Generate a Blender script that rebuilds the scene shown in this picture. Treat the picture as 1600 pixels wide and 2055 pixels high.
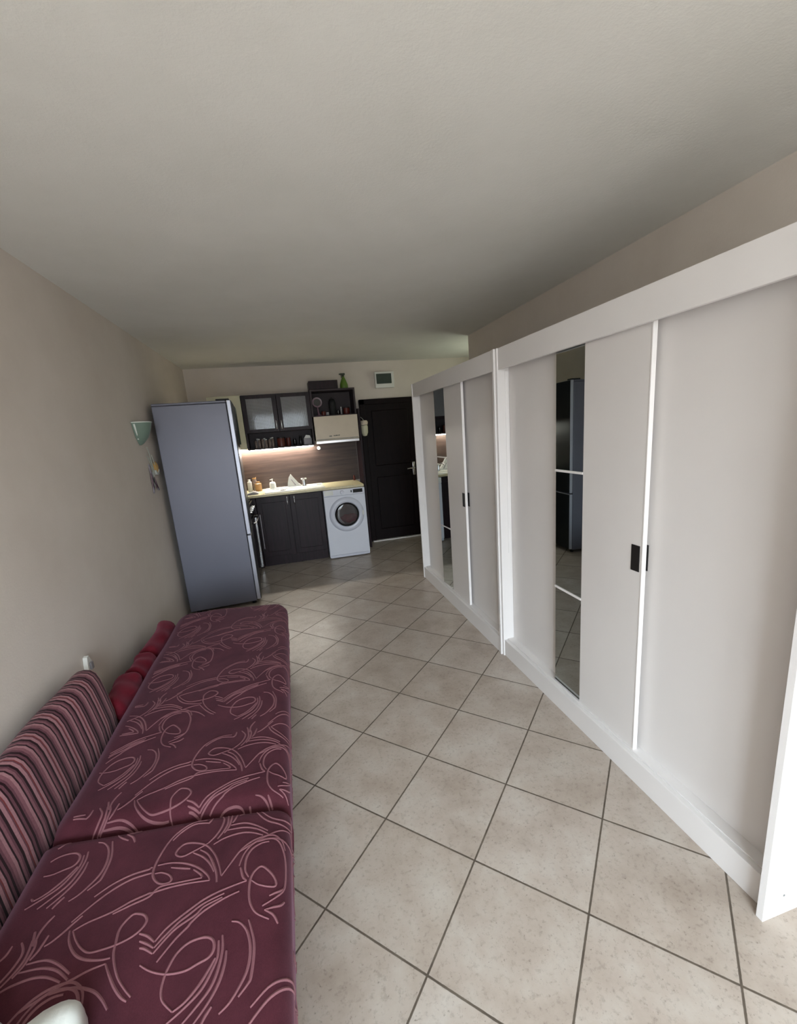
import bpy, bmesh, math, random
from mathutils import Vector, Matrix
random.seed(7)
S = bpy.context.scene
for o in list(bpy.data.objects): bpy.data.objects.remove(o)

# ---------------------------------------------------------------- camera, daylight, exposure
EXPOSURE = 0.0
SKY_STRENGTH = 36.0
HALL_LAMP = 4.5
LED_STRENGTH = 140.0

F_PX, YAW, PITCH, ROLL = 863.87, .2304, -.2194, -.0800
cy, sy = math.cos(YAW), math.sin(YAW); cp, sp = math.cos(PITCH), math.sin(PITCH)
fw = Vector((sy*cp, cy*cp, sp)); rt = Vector((cy, -sy, 0)); up = rt.cross(fw)
r2 = rt*math.cos(ROLL)+up*math.sin(ROLL); u2 = -rt*math.sin(ROLL)+up*math.cos(ROLL)
cd = bpy.data.cameras.new('camera'); cam = bpy.data.objects.new('camera', cd)
S.collection.objects.link(cam); S.camera = cam
cd.sensor_fit = 'HORIZONTAL'; cd.sensor_width = 36; cd.lens = F_PX/1600*36
cd.shift_x = .00319; cd.shift_y = .01713
cd.clip_start = .02; cd.clip_end = 100
m = Matrix((r2, u2, -fw)).transposed().to_4x4(); m.translation = Vector((1.1876, 0, 1.6595))
cam.matrix_world = m

w = bpy.data.worlds.new('sky'); S.world = w; w.use_nodes = True
nt = w.node_tree; nt.nodes.clear()
tc = nt.nodes.new('ShaderNodeTexCoord'); sx = nt.nodes.new('ShaderNodeSeparateXYZ')
cr = nt.nodes.new('ShaderNodeValToRGB'); bg = nt.nodes.new('ShaderNodeBackground'); ow = nt.nodes.new('ShaderNodeOutputWorld')
mp = nt.nodes.new('ShaderNodeMath'); mp.operation = 'MULTIPLY_ADD'; mp.inputs[1].default_value = .5; mp.inputs[2].default_value = .5
nt.links.new(tc.outputs['Generated'], sx.inputs[0]); nt.links.new(sx.outputs[2], mp.inputs[0]); nt.links.new(mp.outputs[0], cr.inputs[0])
nt.links.new(cr.outputs[0], bg.inputs[0]); nt.links.new(bg.outputs[0], ow.inputs[0])
e = cr.color_ramp.elements
e[0].position = 0; e[0].color = (.12, .12, .115, 1)
e[1].position = 1; e[1].color = (1.04, 1.2, 1.32, 1)
k = e.new(.47); k.color = (.15, .15, .145, 1)
k = e.new(.53); k.color = (.36, .41, .45, 1)
bg.inputs[1].default_value = SKY_STRENGTH

S.view_settings.view_transform = 'Standard'; S.view_settings.look = 'None'
S.view_settings.gamma = 1; S.view_settings.use_curve_mapping = False
S.view_settings.exposure = EXPOSURE

# window opening in the wall behind the camera (world metres)
WX0, WX1, WZ0, WZ1, YN = .15, 1.95, .10, 2.45, -1.9
pl = bpy.data.lights.new('window_portal', 'AREA'); pl.shape = 'RECTANGLE'; pl.size = WX1-WX0; pl.size_y = WZ1-WZ0
pl.cycles.is_portal = True
po = bpy.data.objects.new('window_portal', pl); S.collection.objects.link(po)
po.location = ((WX0+WX1)/2, YN-.13, (WZ0+WZ1)/2); po.rotation_euler = (math.radians(90), 0, 0)
# light of the hall lamp round the corner of the corridor
hl = bpy.data.lights.new('hall_lamp_light', 'AREA'); hl.shape = 'DISK'; hl.size = .6; hl.energy = HALL_LAMP; hl.color = (.90, 1.0, .80)
ho = bpy.data.objects.new('hall_lamp_light', hl); S.collection.objects.link(ho)
ho.location = (4.2, 5.35, 1.9); ho.rotation_euler = (0, math.radians(115), 0)

# ---------------------------------------------------------------- materials
def srgb(r, g, b):
    f = lambda c: (c/255/12.92) if c/255 <= .04045 else ((c/255+.055)/1.055)**2.4
    return (f(r), f(g), f(b), 1)
class NT:
    def __init__(s, name):
        s.m = bpy.data.materials.new(name); s.m.use_nodes = True; s.t = s.m.node_tree; s.t.nodes.clear()
        s.out = s.t.nodes.new('ShaderNodeOutputMaterial'); s.b = s.t.nodes.new('ShaderNodeBsdfPrincipled')
        s.t.links.new(s.b.outputs[0], s.out.inputs[0])
    def n(s, ty, **kw):
        o = s.t.nodes.new('ShaderNode'+ty)
        for k_, v in kw.items():
            if k_ in ('op',): o.operation = v
            else: setattr(o, k_, v)
        return o
    def l(s, a, b): s.t.links.new(a, b)
    def math(s, op, a, b=None, c=None):
        o = s.n('Math', op=op)
        for i, v in enumerate((a, b, c)):
            if v is None: continue
            if isinstance(v, (int, float)): o.inputs[i].default_value = v
            else: s.l(v, o.inputs[i])
        return o.outputs[0]
    def ramp(s, fac, stops, const=False):
        o = s.n('ValToRGB'); s.l(fac, o.inputs[0]); el = o.color_ramp.elements
        if const: o.color_ramp.interpolation = 'CONSTANT'
        el[0].position = stops[0][0]; el[0].color = stops[0][1]
        el[1].position = stops[-1][0]; el[1].color = stops[-1][1]
        for p, c in stops[1:-1]:
            x = el.new(p); x.color = c
        return o.outputs[0]
    def noise(s, vec, scale, detail=3, rough=.5):
        o = s.n('TexNoise'); o.inputs['Scale'].default_value = scale; o.inputs['Detail'].default_value = detail; o.inputs['Roughness'].default_value = rough
        if vec is not None: s.l(vec, o.inputs['Vector'])
        return o.outputs[0]
    def mix(s, fac, a, b, mode='MIX'):
        o = s.n('Mix', data_type='RGBA', blend_type=mode)
        if isinstance(fac, (int, float)): o.inputs[0].default_value = fac
        else: s.l(fac, o.inputs[0])
        for i, v in ((6, a), (7, b)):
            if isinstance(v, tuple): o.inputs[i].default_value = v
            else: s.l(v, o.inputs[i])
        return o.outputs[2]
    def bump(s, h, strength=.2, dist=.002):
        o = s.n('Bump'); o.inputs['Strength'].default_value = strength; o.inputs['Distance'].default_value = dist
        s.l(h, o.inputs['Height']); s.l(o.outputs[0], s.b.inputs['Normal'])
    def coord(s): return s.n('TexCoord').outputs['Object']
    def geo(s): return s.n('NewGeometry').outputs['Position']
    def color(s, c):
        if isinstance(c, tuple): s.b.inputs['Base Color'].default_value = c
        else: s.l(c, s.b.inputs['Base Color'])
    def set(s, **kw):
        for k_, v in kw.items(): s.b.inputs[k_.replace('_', ' ')].default_value = v
        return s

def plain(name, c, rough=.5, metal=0, vary=.06, scale=8, bump=0, **kw):
    t = NT(name); g = t.coord(); n_ = t.noise(g, scale, 3)
    a = tuple(min(1, x*(1-vary)) for x in c[:3])+(1,); b = tuple(min(1, x*(1+vary)) for x in c[:3])+(1,)
    t.color(t.ramp(n_, [(.3, a), (.7, b)])); t.set(Roughness=rough, Metallic=metal)
    for k_, v in kw.items(): t.b.inputs[k_.replace('_', ' ')].default_value = v
    if bump: t.bump(t.noise(g, 220, 2), bump, .0008)
    return t.m

def wall_mat(name, c1, c2, bump=.25):
    t = NT(name); g = t.geo()
    n_ = t.noise(g, 1.6, 5, .62); t.color(t.ramp(n_, [(.3, c1), (.7, c2)])); t.set(Roughness=.85)
    t.b.inputs['Specular IOR Level'].default_value = .25
    h = t.math('ADD', t.noise(g, 90, 4, .65), t.math('MULTIPLY', t.noise(g, 9, 3), .8)); t.bump(h, bump, .003)
    return t.m
M = {}
M['wall'] = wall_mat('painted_wall', srgb(214, 204, 194), srgb(224, 215, 206))
M['ceiling'] = wall_mat('painted_ceiling', srgb(227, 226, 220), srgb(235, 234, 229), .35)

# floor tiles: 0.406 m squares laid on the diagonal
def floor_mat():
    t = NT('diagonal_floor_tiles'); g = t.geo(); sp_ = t.n('SeparateXYZ'); t.l(g, sp_.inputs[0])
    x = t.math('SUBTRACT', sp_.outputs[0], 1.692); y = t.math('SUBTRACT', sp_.outputs[1], 2.4286)
    kk = .7071068/.4102
    a = t.math('MULTIPLY', t.math('SUBTRACT', x, y), kk); b = t.math('MULTIPLY', t.math('ADD', x, y), -kk)
    def edge(v):
        f = t.math('FRACT', v); return t.math('MINIMUM', f, t.math('SUBTRACT', 1., f))
    d = t.math('MINIMUM', edge(a), edge(b))
    wob = t.math('MULTIPLY', t.math('SUBTRACT', t.noise(g, 60, 2), .5), .004)
    d = t.math('ADD', d, wob)
    fac = t.math('SMOOTH_MIN', 1., t.math('MULTIPLY', t.math('MAXIMUM', t.math('SUBTRACT', d, .0062), 0), 260), .05)
    cmb = t.n('CombineXYZ'); t.l(t.math('FLOOR', a), cmb.inputs[0]); t.l(t.math('FLOOR', b), cmb.inputs[1])
    wn = t.n('TexWhiteNoise', noise_dimensions='3D'); t.l(cmb.outputs[0], wn.inputs['Vector'])
    off = t.n('VectorMath', operation='SCALE'); t.l(wn.outputs['Color'], off.inputs[0]); off.inputs['Scale'].default_value = 30
    ad = t.n('VectorMath', operation='ADD'); t.l(g, ad.inputs[0]); t.l(off.outputs[0], ad.inputs[1])
    n1 = t.noise(ad.outputs[0], 5.5, 6, .62); n2 = t.noise(ad.outputs[0], 60, 5, .7)
    c = t.ramp(n1, [(.28, srgb(168, 154, 142)), (.5, srgb(184, 172, 161)), (.72, srgb(197, 189, 180))])
    sp2 = t.ramp(n2, [(.36, srgb(128, 116, 102)), (.47, (1, 1, 1, 1))])
    c = t.mix(.22, c, sp2, 'MULTIPLY')
    pit = t.noise(ad.outputs[0], 120, 3, .6); pr = t.ramp(pit, [(.27, srgb(110, 104, 96)), (.34, (1, 1, 1, 1))])
    c = t.mix(.45, c, pr, 'MULTIPLY')
    tone = t.ramp(wn.outputs['Value'], [(0, (.93, .92, .90, 1)), (1, (1, 1, 1, 1))]); c = t.mix(1., c, tone, 'MULTIPLY')
    grout = t.ramp(t.noise(g, 14, 3), [(.3, srgb(78, 68, 58)), (.7, srgb(102, 92, 80))])
    t.color(t.mix(fac, grout, c))
    ro = t.n('MapRange'); t.l(fac, ro.inputs[0]); ro.inputs[3].default_value = .9; ro.inputs[4].default_value = .34
    t.l(ro.outputs[0], t.b.inputs['Roughness'])
    h = t.math('ADD', fac, t.math('MULTIPLY', n2, .16)); h = t.math('ADD', h, t.math('MULTIPLY', n1, .25)); t.bump(h, .35, .0022)
    return t.m
M['floor'] = floor_mat()
def wood_mat(name, c1, c2, rough, axis, sc=3., spec=.4):
    t = NT(name); g = t.coord(); mpn = t.n('Mapping'); t.l(g, mpn.inputs[0])
    s_ = [14., 14., 14.]; s_[axis] = .9; mpn.inputs['Scale'].default_value = s_
    n_ = t.noise(mpn.outputs[0], sc, 5, .6); t.color(t.ramp(n_, [(.3, c1), (.7, c2)])); t.set(Roughness=rough); t.b.inputs['Specular IOR Level'].default_value = spec; t.bump(n_, .12, .001)
    return t.m
M['white_board'] = plain('white_wardrobe_board', srgb(230, 226, 224), .42, vary=.015, scale=3, bump=.06)
M['door_board'] = plain('pale_grey_door_board', srgb(224, 219, 216), .48, vary=.02, scale=2, bump=.06)
M['trim_white'] = plain('white_edge_profile', srgb(244, 240, 238), .3, vary=.01)
M['mirror'] = plain('mirror_glass', (.42, .45, .44, 1), .015, 1, vary=0)
M['chrome'] = plain('brushed_chrome', (.72, .72, .74, 1), .25, 1, vary=.03)
M['black'] = plain('black_plastic', srgb(20, 18, 18), .45)
M['black_gloss'] = plain('black_glossy_enamel', srgb(18, 18, 20), .12)
M['dark_wood'] = wood_mat('dark_wenge_wood', srgb(24, 12, 17), srgb(42, 26, 33), .4, 2, 3., .22)
M['door_wood'] = wood_mat('dark_brown_door_veneer', srgb(11, 4, 5), srgb(22, 10, 12), .5, 2, 3., .15)
M['dark_interior'] = plain('dark_cabinet_inside', srgb(52, 42, 46), .6)
M['splash'] = wood_mat('brown_backsplash_wood', srgb(48, 37, 33), srgb(74, 59, 52), .4, 0, 2.2, .3)
M['cream'] = plain('cream_lacquer', srgb(214, 200, 180), .4, vary=.03)
M['cream_green'] = plain('pale_cream_cabinet_lacquer', srgb(206, 203, 176), .4, vary=.03)
M['counter'] = plain('cream_worktop', srgb(214, 202, 164), .35, vary=.06, scale=30)
M['enamel'] = plain('white_sink_enamel', srgb(246, 245, 236), .25, vary=.01)
M['fridge_side'] = plain('grey_fridge_side', srgb(112, 113, 126), .42, vary=.03, scale=2, metal=.25)
M['fridge_edge'] = plain('silver_door_edge', srgb(190, 192, 205), .35, metal=.3, vary=.02)
M['fridge_front'] = plain('dark_steel_door_front', srgb(52, 55, 56), .3, metal=.6, vary=.03)
M['rubber'] = plain('black_rubber', srgb(18, 18, 20), .7)
M['white_enamel'] = plain('white_washer_enamel', srgb(226, 228, 238), .3, vary=.01)
M['grey_ring'] = plain('pale_grey_ring', srgb(214, 216, 228), .35, vary=.01)
def glass(name, c, rough=.05, tr=.9, bump=None):
    t = NT(name); t.color(c); t.set(Roughness=rough); t.b.inputs['Transmission Weight'].default_value = tr; t.b.inputs['IOR'].default_value = 1.45
    if bump:
        g = t.coord(); s_ = t.n('SeparateXYZ'); t.l(g, s_.inputs[0]); h = t.math('SINE', t.math('MULTIPLY', s_.outputs[0], bump)); t.bump(h, 1., .004)
    return t.m
M['ribbed_glass'] = glass('ribbed_cabinet_glass', (.66, .66, .70, 1), .07, .6)
M['clear_glass'] = glass('clear_glass', (.9, .95, .93, 1), .03, .9)
M['smoked'] = plain('smoked_plastic', srgb(70, 80, 74), .15)
M['door_glass'] = glass('dark_porthole_glass', (.45, .40, .42, 1), .05, .92)
M['lamp_glass'] = plain('pale_green_frosted_glass', srgb(122, 142, 130), .28, vary=.05)
M['lamp_rim'] = plain('white_glass_rim', srgb(235, 240, 234), .15, vary=.01)
M['green_plastic'] = plain('lime_green_plastic', srgb(94, 128, 46), .35, vary=.05)
M['dark_green'] = plain('dark_green_plastic', srgb(38, 48, 32), .4)
M['white_plastic'] = plain('white_plastic', srgb(232, 232, 226), .4, vary=.01)
M['amber'] = plain('amber_jar', srgb(168, 128, 84), .25)
M['red_laundry'] = plain('red_laundry', srgb(120, 40, 52), .9, vary=.3, scale=30)
M['spice_red'] = plain('dark_red_tin', srgb(92, 34, 26), .4)
M['spice_glass'] = plain('spice_jar_glass', srgb(120, 104, 96), .15, vary=.3, scale=60)
M['grey_box'] = plain('grey_carton', srgb(150, 148, 152), .6)
M['pink_plastic'] = plain('mauve_plastic', srgb(120, 92, 104), .35)
M['yellow'] = plain('ochre_shell', srgb(208, 168, 104), .5, vary=.12, scale=60)
M['wing'] = plain('grey_mauve_wing', srgb(150, 142, 152), .4, vary=.2, scale=50)
M['stem'] = plain('pale_wire', srgb(176, 180, 170), .35)
M['mauve'] = plain('mauve_leaf', srgb(128, 104, 112), .5, vary=.15, scale=50)
M['pillow'] = plain('white_cotton', srgb(222, 226, 222), .85, vary=.02, bump=.4)
M['blue_cloth'] = plain('navy_cloth', srgb(52, 56, 104), .9, vary=.15)
M['grey_cloth'] = plain('grey_patterned_cloth', srgb(120, 124, 122), .9, vary=.35, scale=40)
t = NT('led_emitter'); t.color((1, 1, 1, 1)); t.b.inputs['Emission Color'].default_value = (1, .95, .84, 1); t.b.inputs['Emission Strength'].default_value = LED_STRENGTH; M['led'] = t.m
def velvet(name, c1, c2, sheen=.6, tint=(.7, .4, .5, 1), sc=7):
    t = NT(name); g = t.coord(); n_ = t.noise(g, sc, 5, .6); f = t.noise(g, 300, 2)
    t.color(t.mix(.25, t.ramp(n_, [(.3, c1), (.7, c2)]), t.ramp(f, [(.3, c1), (.7, c2)])))
    t.set(Roughness=.8); t.b.inputs['Specular IOR Level'].default_value = .15
    t.b.inputs['Sheen Weight'].default_value = sheen; t.b.inputs['Sheen Roughness'].default_value = .45; t.b.inputs['Sheen Tint'].default_value = tint
    t.bump(t.math('ADD', t.math('MULTIPLY', n_, .5), f), .3, .0015); return t.m
M['velvet'] = velvet('plum_velvet', srgb(58, 23, 31), srgb(84, 40, 50), .22, (.8, .45, .6, 1))
M['swirl'] = velvet('dusty_pink_swirl_pile', srgb(114, 74, 81), srgb(138, 95, 101), .2, (.8, .5, .6, 1))
M['velvet_side'] = velvet('plum_base_velvet', srgb(74, 36, 50), srgb(90, 46, 60))
M['roll'] = velvet('dark_red_plush', srgb(86, 14, 28), srgb(108, 24, 38), .35, (.8, .3, .4, 1), 12)
def stripes():
    t = NT('striped_corduroy'); g = t.coord(); s_ = t.n('SeparateXYZ'); t.l(g, s_.inputs[0])
    y = t.math('ADD', s_.outputs[1], t.math('MULTIPLY', t.math('SUBTRACT', t.noise(g, 3, 2), .5), .012))
    f = t.math('FRACT', t.math('MULTIPLY', y, 1/.128))
    dk, pk, mv, md, rd = srgb(38, 8, 16), srgb(166, 120, 126), srgb(104, 62, 72), srgb(134, 88, 96), srgb(120, 52, 52)
    st = [(0, dk), (.07, mv), (.14, md), (.24, pk), (.33, dk), (.38, md), (.46, mv), (.52, dk), (.60, pk), (.70, mv), (.74, rd), (.78, pk), (.87, dk), (.92, mv)]
    c = t.ramp(f, st, True)
    st2 = [(p, (.0, .0, .0, 1) if q is dk else (1, 1, 1, 1)) for p, q in st]
    hgt = t.ramp(f, st2, True); sp_ = t.noise(g, 160, 3)
    c = t.mix(.35, c, t.ramp(sp_, [(.3, (.55, .5, .5, 1)), (.6, (1, 1, 1, 1))]), 'MULTIPLY')
    t.color(c); t.set(Roughness=.9); t.b.inputs['Sheen Weight'].default_value = .08; t.b.inputs['Specular IOR Level'].default_value = .15
    t.bump(t.math('ADD', hgt, t.math('MULTIPLY', sp_, .4)), .6, .003); return t.m
M['stripes'] = stripes()

# ---------------------------------------------------------------- helpers
C = S.collection
def obj(name, bm, mat, parent=None, smooth=None, origin=None):
    if origin is None:
        vs = [v.co for v in bm.verts]
        if parent is None and vs:
            origin = Vector(((min(v.x for v in vs)+max(v.x for v in vs))/2, (min(v.y for v in vs)+max(v.y for v in vs))/2, min(v.z for v in vs)))
        else: origin = Vector((0, 0, 0))
    origin = Vector(origin)
    if origin.length: bmesh.ops.translate(bm, verts=bm.verts, vec=-origin)
    bmesh.ops.recalc_face_normals(bm, faces=bm.faces) if not getattr(obj, 'keep', False) else None
    me = bpy.data.meshes.new(name); bm.to_mesh(me); bm.free()
    for mt in (mat if isinstance(mat, (list, tuple)) else [mat]): me.materials.append(M[mt] if isinstance(mt, str) else mt)
    if smooth:
        for p in me.polygons: p.use_smooth = True
        if smooth is not True: me.set_sharp_from_angle(angle=math.radians(smooth))
    o = bpy.data.objects.new(name, me); C.objects.link(o); o.location = origin
    if parent is not None:
        o.parent = parent; o.location = origin - (world_loc(parent))
    return o
def world_loc(o):
    v = Vector(o.location)
    while o.parent is not None: o = o.parent; v += o.location
    return v
def tag(o, label, cat, group=None, kind=None):
    o['label'] = label; o['category'] = cat
    if group: o['group'] = group
    if kind: o['kind'] = kind
    return o
def thing(name, loc, label, cat, group=None):
    o = bpy.data.objects.new(name, None); C.objects.link(o); o.location = loc; o.empty_display_size = .05
    return tag(o, label, cat, group)
def struct(name, bm, mat, **kw):
    o = obj(name, bm, mat, **kw); o['kind'] = 'structure'; return o
def B(*boxes, bev=0, seg=2):
    bm = bmesh.new()
    for b in boxes:
        x0, x1, y0, y1, z0, z1 = b
        r = bmesh.ops.create_cube(bm, size=1)
        for v in r['verts']: v.co = Vector((x0+(v.co.x+.5)*(x1-x0), y0+(v.co.y+.5)*(y1-y0), z0+(v.co.z+.5)*(z1-z0)))
    if bev: bmesh.ops.bevel(bm, geom=list(bm.edges), offset=bev, segments=seg, affect='EDGES', profile=.5)
    return bm
def lathe(prof, c, n=28, axis='z', bm=None, ang=2*math.pi, a0=0):
    """prof: list of (r, h) turned about the axis through c"""
    bm = bm or bmesh.new(); c = Vector(c); full = abs(ang-2*math.pi) < 1e-6
    rings = []
    for r, h in prof:
        ring = []
        for i in range(n if full else n+1):
            a = a0+ang*i/n; x, y = r*math.cos(a), r*math.sin(a)
            p = {'z': (x, y, h), 'y': (x, h, y), 'x': (h, x, y)}[axis]
            ring.append(bm.verts.new(c+Vector(p)))
        rings.append(ring)
    for A, Bq in zip(rings, rings[1:]):
        for i in range(len(A) if full else len(A)-1):
            j = (i+1) % len(A)
            try: bm.faces.new((A[i], A[j], Bq[j], Bq[i]))
            except ValueError: pass
    bmesh.ops.remove_doubles(bm, verts=bm.verts, dist=1e-6)
    return bm
def smooth_pts(pts, k=6):
    P = [Vector(p) for p in pts]
    if len(P) < 3:
        return [P[0].lerp(P[-1], i/k) for i in range(k+1)]
    out = []
    for i in range(len(P)-1):
        a, b, c, d = P[max(i-1, 0)], P[i], P[i+1], P[min(i+2, len(P)-1)]
        for j in range(k):
            t_ = j/k
            out.append(.5*((2*b)+(c-a)*t_+(2*a-5*b+4*c-d)*t_*t_+(3*b-a-3*c+d)*t_**3))
    out.append(P[-1]); return out
def tube(pts, r, n=10, bm=None, k=6, caps=True, sm=True):
    bm = bm or bmesh.new(); P = smooth_pts(pts, k) if sm else [Vector(p) for p in pts]; prev = None; rings = []
    for i, p in enumerate(P):
        d = (P[min(i+1, len(P)-1)]-P[max(i-1, 0)]).normalized()
        u = d.cross(Vector((0, 0, 1)) if abs(d.z) < .95 else Vector((1, 0, 0))).normalized() if prev is None else (prev-d*prev.dot(d)).normalized()
        prev = u; v = d.cross(u); rr = r(i/(len(P)-1)) if callable(r) else r
        rings.append([bm.verts.new(p+rr*(u*math.cos(2*math.pi*q/n)+v*math.sin(2*math.pi*q/n))) for q in range(n)])
    for A, Bq in zip(rings, rings[1:]):
        for q in range(n): bm.faces.new((A[q], A[(q+1) % n], Bq[(q+1) % n], Bq[q]))
    if caps: bm.faces.new(rings[0][::-1]); bm.faces.new(rings[-1])
    return bm
def prism(poly, y0, y1, axis='y', bm=None):
    """poly of (a, b) extruded along an axis: 'y' -> (x, z), 'x' -> (y, z), 'z' -> (x, y)"""
    bm = bm or bmesh.new()
    def P(a, b, h): return {'y': (a, h, b), 'x': (h, a, b), 'z': (a, b, h)}[axis]
    A = [bm.verts.new(P(a, b, y0)) for a, b in poly]; Q = [bm.verts.new(P(a, b, y1)) for a, b in poly]
    bm.faces.new(A); bm.faces.new(Q[::-1])
    for i in range(len(A)):
        j = (i+1) % len(A); bm.faces.new((A[i], Q[i], Q[j], A[j]))
    return bm
STROKES = [[(.675,.908),(.698,.894),(.723,.884),(.752,.878),(.787,.879),(.815,.889),(.839,.898),(.849,.913),(.846,.932),(.832,.943),(.809,.945),(.781,.938),(.759,.92),(.746,.894),(.74,.87),(.74,.845),(.749,.825),(.775,.803)],
[(.775,.803),(.8,.818),(.827,.847),(.845,.875),(.855,.894)],
[(.763,.781),(.802,.808),(.833,.836),(.851,.869),(.861,.898),(.859,.931)],
[(.798,.776),(.826,.804),(.852,.834),(.865,.867),(.871,.909),(.867,.942)],
[(.824,.773),(.852,.808),(.871,.842),(.88,.877),(.881,.905)],
[(.841,.768),(.849,.784),(.86,.799)],
[(.887,.971),(.907,.965),(.926,.945),(.937,.916),(.94,.884),(.934,.853),(.918,.824),(.899,.799),(.878,.783)],
[(.931,.967),(.946,.921),(.949,.886),(.945,.841),(.938,.828),(.918,.807)],
[(.487,1.113),(.526,1.144),(.572,1.164),(.62,1.172),(.622,1.175),(.63,1.176)],
[(.455,1.048),(.495,1.093),(.533,1.126),(.577,1.149),(.625,1.157),(.633,1.156)],
[(.768,1.317),(.729,1.315),(.692,1.295),(.664,1.266),(.646,1.227),(.636,1.187),(.636,1.155),(.648,1.132),(.669,1.116),(.692,1.115),(.697,1.125),(.686,1.14),(.663,1.152),(.643,1.153)],
[(.777,1.301),(.731,1.306),(.694,1.286),(.669,1.258)],
[(.786,1.333),(.783,1.312),(.774,1.299)],
[(.644,1.179),(.685,1.179),(.734,1.165),(.773,1.142),(.801,1.115),(.811,1.096)],
[(.687,1.163),(.747,1.146)],
[(.757,1.141),(.78,1.122),(.787,1.109)],
[(.811,1.096),(.753,1.1),(.698,1.099),(.651,1.093),(.643,1.093),(.599,1.079),(.557,1.058),(.5,1.039),(.471,1.023)],
[(.787,1.109),(.724,1.109),(.669,1.107),(.646,1.083),(.603,1.068),(.56,1.051)],
[(.786,1.224),(.767,1.214),(.739,1.202),(.717,1.194),(.7,1.198),(.69,1.21),(.697,1.227),(.716,1.238),(.751,1.232),(.785,1.214),(.814,1.177),(.832,1.137),(.842,1.104)],
[(.765,1.205),(.792,1.184),(.812,1.15),(.827,1.113),(.832,1.085)],
[(.745,1.199),(.779,1.177),(.804,1.149),(.82,1.12)],
[(.786,1.224),(.807,1.249),(.821,1.28),(.824,1.311),(.807,1.337)],
[(.812,1.233),(.83,1.263),(.839,1.296),(.833,1.338)],
[(.803,1.215),(.834,1.232),(.88,1.242),(.918,1.238),(.956,1.221)],
[(.85,1.278),(.892,1.28),(.928,1.266),(.971,1.236)],
[(.84,1.261),(.893,1.262),(.936,1.249),(.972,1.223)],
[(.853,1.286),(.863,1.307),(.87,1.343)],
[(.844,1.336),(.849,1.314),(.844,1.276),(.831,1.251)],
[(.842,1.102),(.866,1.14),(.892,1.179),(.923,1.204),(.956,1.215),(.988,1.216),(1.016,1.196),(1.028,1.165)],
[(.891,1.123),(.902,1.163),(.93,1.196),(.969,1.206),(1.003,1.195),(1.022,1.16),(1.03,1.119),(1.029,1.063),(1.02,1.035),(.996,1.012),(.964,.996)],
[(.923,1.083),(.91,1.11),(.911,1.148),(.925,1.175),(.951,1.191),(.976,1.194)],
[(.917,1.075),(.906,1.087),(.896,1.118)],
[(.932,1.072),(.953,1.056),(.992,1.044),(1.0,1.057),(.988,1.082),(.961,1.11),(.942,1.104),(.929,1.082),(.926,1.047),(.931,1.011),(.949,.981),(.984,.96)],
[(.982,1.02),(1.009,1.032),(1.022,1.041)],
[(.971,.985),(1.009,.993),(1.025,1.007)],
[(.971,.985),(.994,.97),(1.007,.948)],
[(.917,1.074),(.883,1.067),(.838,1.056),(.802,1.042),(.769,1.022),(.733,.997),(.713,.979),(.696,.956)],
[(.696,.956),(.674,.974),(.651,.984)],
[(.858,1.049),(.804,1.031),(.767,1.007),(.747,.994),(.718,.966),(.698,.942)],
[(.698,.942),(.68,.954),(.657,.965)],
[(.854,1.039),(.808,1.023),(.788,1.005),(.745,.981),(.721,.957),(.699,.929)],
[(.699,.929),(.676,.944),(.662,.948)],
[(.899,1.047),(.86,1.035),(.81,1.012),(.781,.989),(.773,.978),(.746,.952),(.713,.908)],
[(.471,1.023),(.489,.997),(.511,.974),(.536,.959),(.565,.96),(.597,.966),(.628,.977),(.65,.993),(.66,1.013),(.651,1.03),(.634,1.038),(.617,1.039),(.601,1.021),(.594,1.001),(.597,.971),(.6,.948),(.612,.919),(.631,.888),(.655,.862),(.674,.845)],
[(.462,1.025),(.472,.998),(.492,.971),(.515,.952),(.542,.941),(.574,.936),(.596,.937)],
[(.589,.925),(.609,.896),(.629,.87),(.651,.848),(.667,.838)],
[(.589,.925),(.556,.917),(.523,.903),(.492,.89),(.467,.875),(.445,.863),(.426,.852)],
[(.381,1.001),(.368,1.04)],
[(.384,1.0),(.382,1.034),(.389,1.059),(.399,1.077)],
[(.413,.995),(.428,1.005),(.447,1.025),(.462,1.044),(.478,1.062)],
[(.481,.879),(.515,.884),(.547,.882),(.584,.869),(.609,.85),(.629,.828)]]
# ---------------------------------------------------------------- the room
H, XR, YB = 2.64, 3.36, 6.43
XA, YA = 4.35, 4.9            # corridor recess beyond the end of the right wall
struct('floor', B((-.15, XA+.15, YN-.3, YB+.15, -.1, 0)), 'floor')
struct('ceiling', B((-.15, XA+.15, YN-.3, YB+.15, H, H+.12)), 'ceiling')
struct('wall_left', B((-.15, 0, YN-.3, YB+.15, 0, H)), 'wall')
struct('wall_back', B((0, XA+.15, YB, YB+.15, 0, H)), 'wall')
struct('wall_right', B((XR, XR+.15, YN-.3, YA, 0, H)), 'wall')
struct('wall_hall', B((XR+.15, XA+.15, YA-.15, YA, 0, H)), 'wall')
struct('wall_hall_end', B((XA, XA+.15, YA, YB, 0, H)), 'wall')
struct('wall_near', B((0, WX0, YN-.25, YN, 0, H), (WX1, XR, YN-.25, YN, 0, H), (WX0, WX1, YN-.25, YN, 0, WZ0), (WX0, WX1, YN-.25, YN, WZ1, H)), 'wall')
xm = (WX0+WX1)/2
struct('window_1', B((WX0, WX0+.07, YN-.22, YN-.15, WZ0, WZ1), (WX1-.07, WX1, YN-.22, YN-.15, WZ0, WZ1), (WX0, WX1, YN-.22, YN-.15, WZ0, WZ0+.07), (WX0, WX1, YN-.22, YN-.15, WZ1-.07, WZ1), (xm-.05, xm+.05, YN-.22, YN-.15, WZ0, WZ1), bev=.006), 'trim_white')

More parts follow.
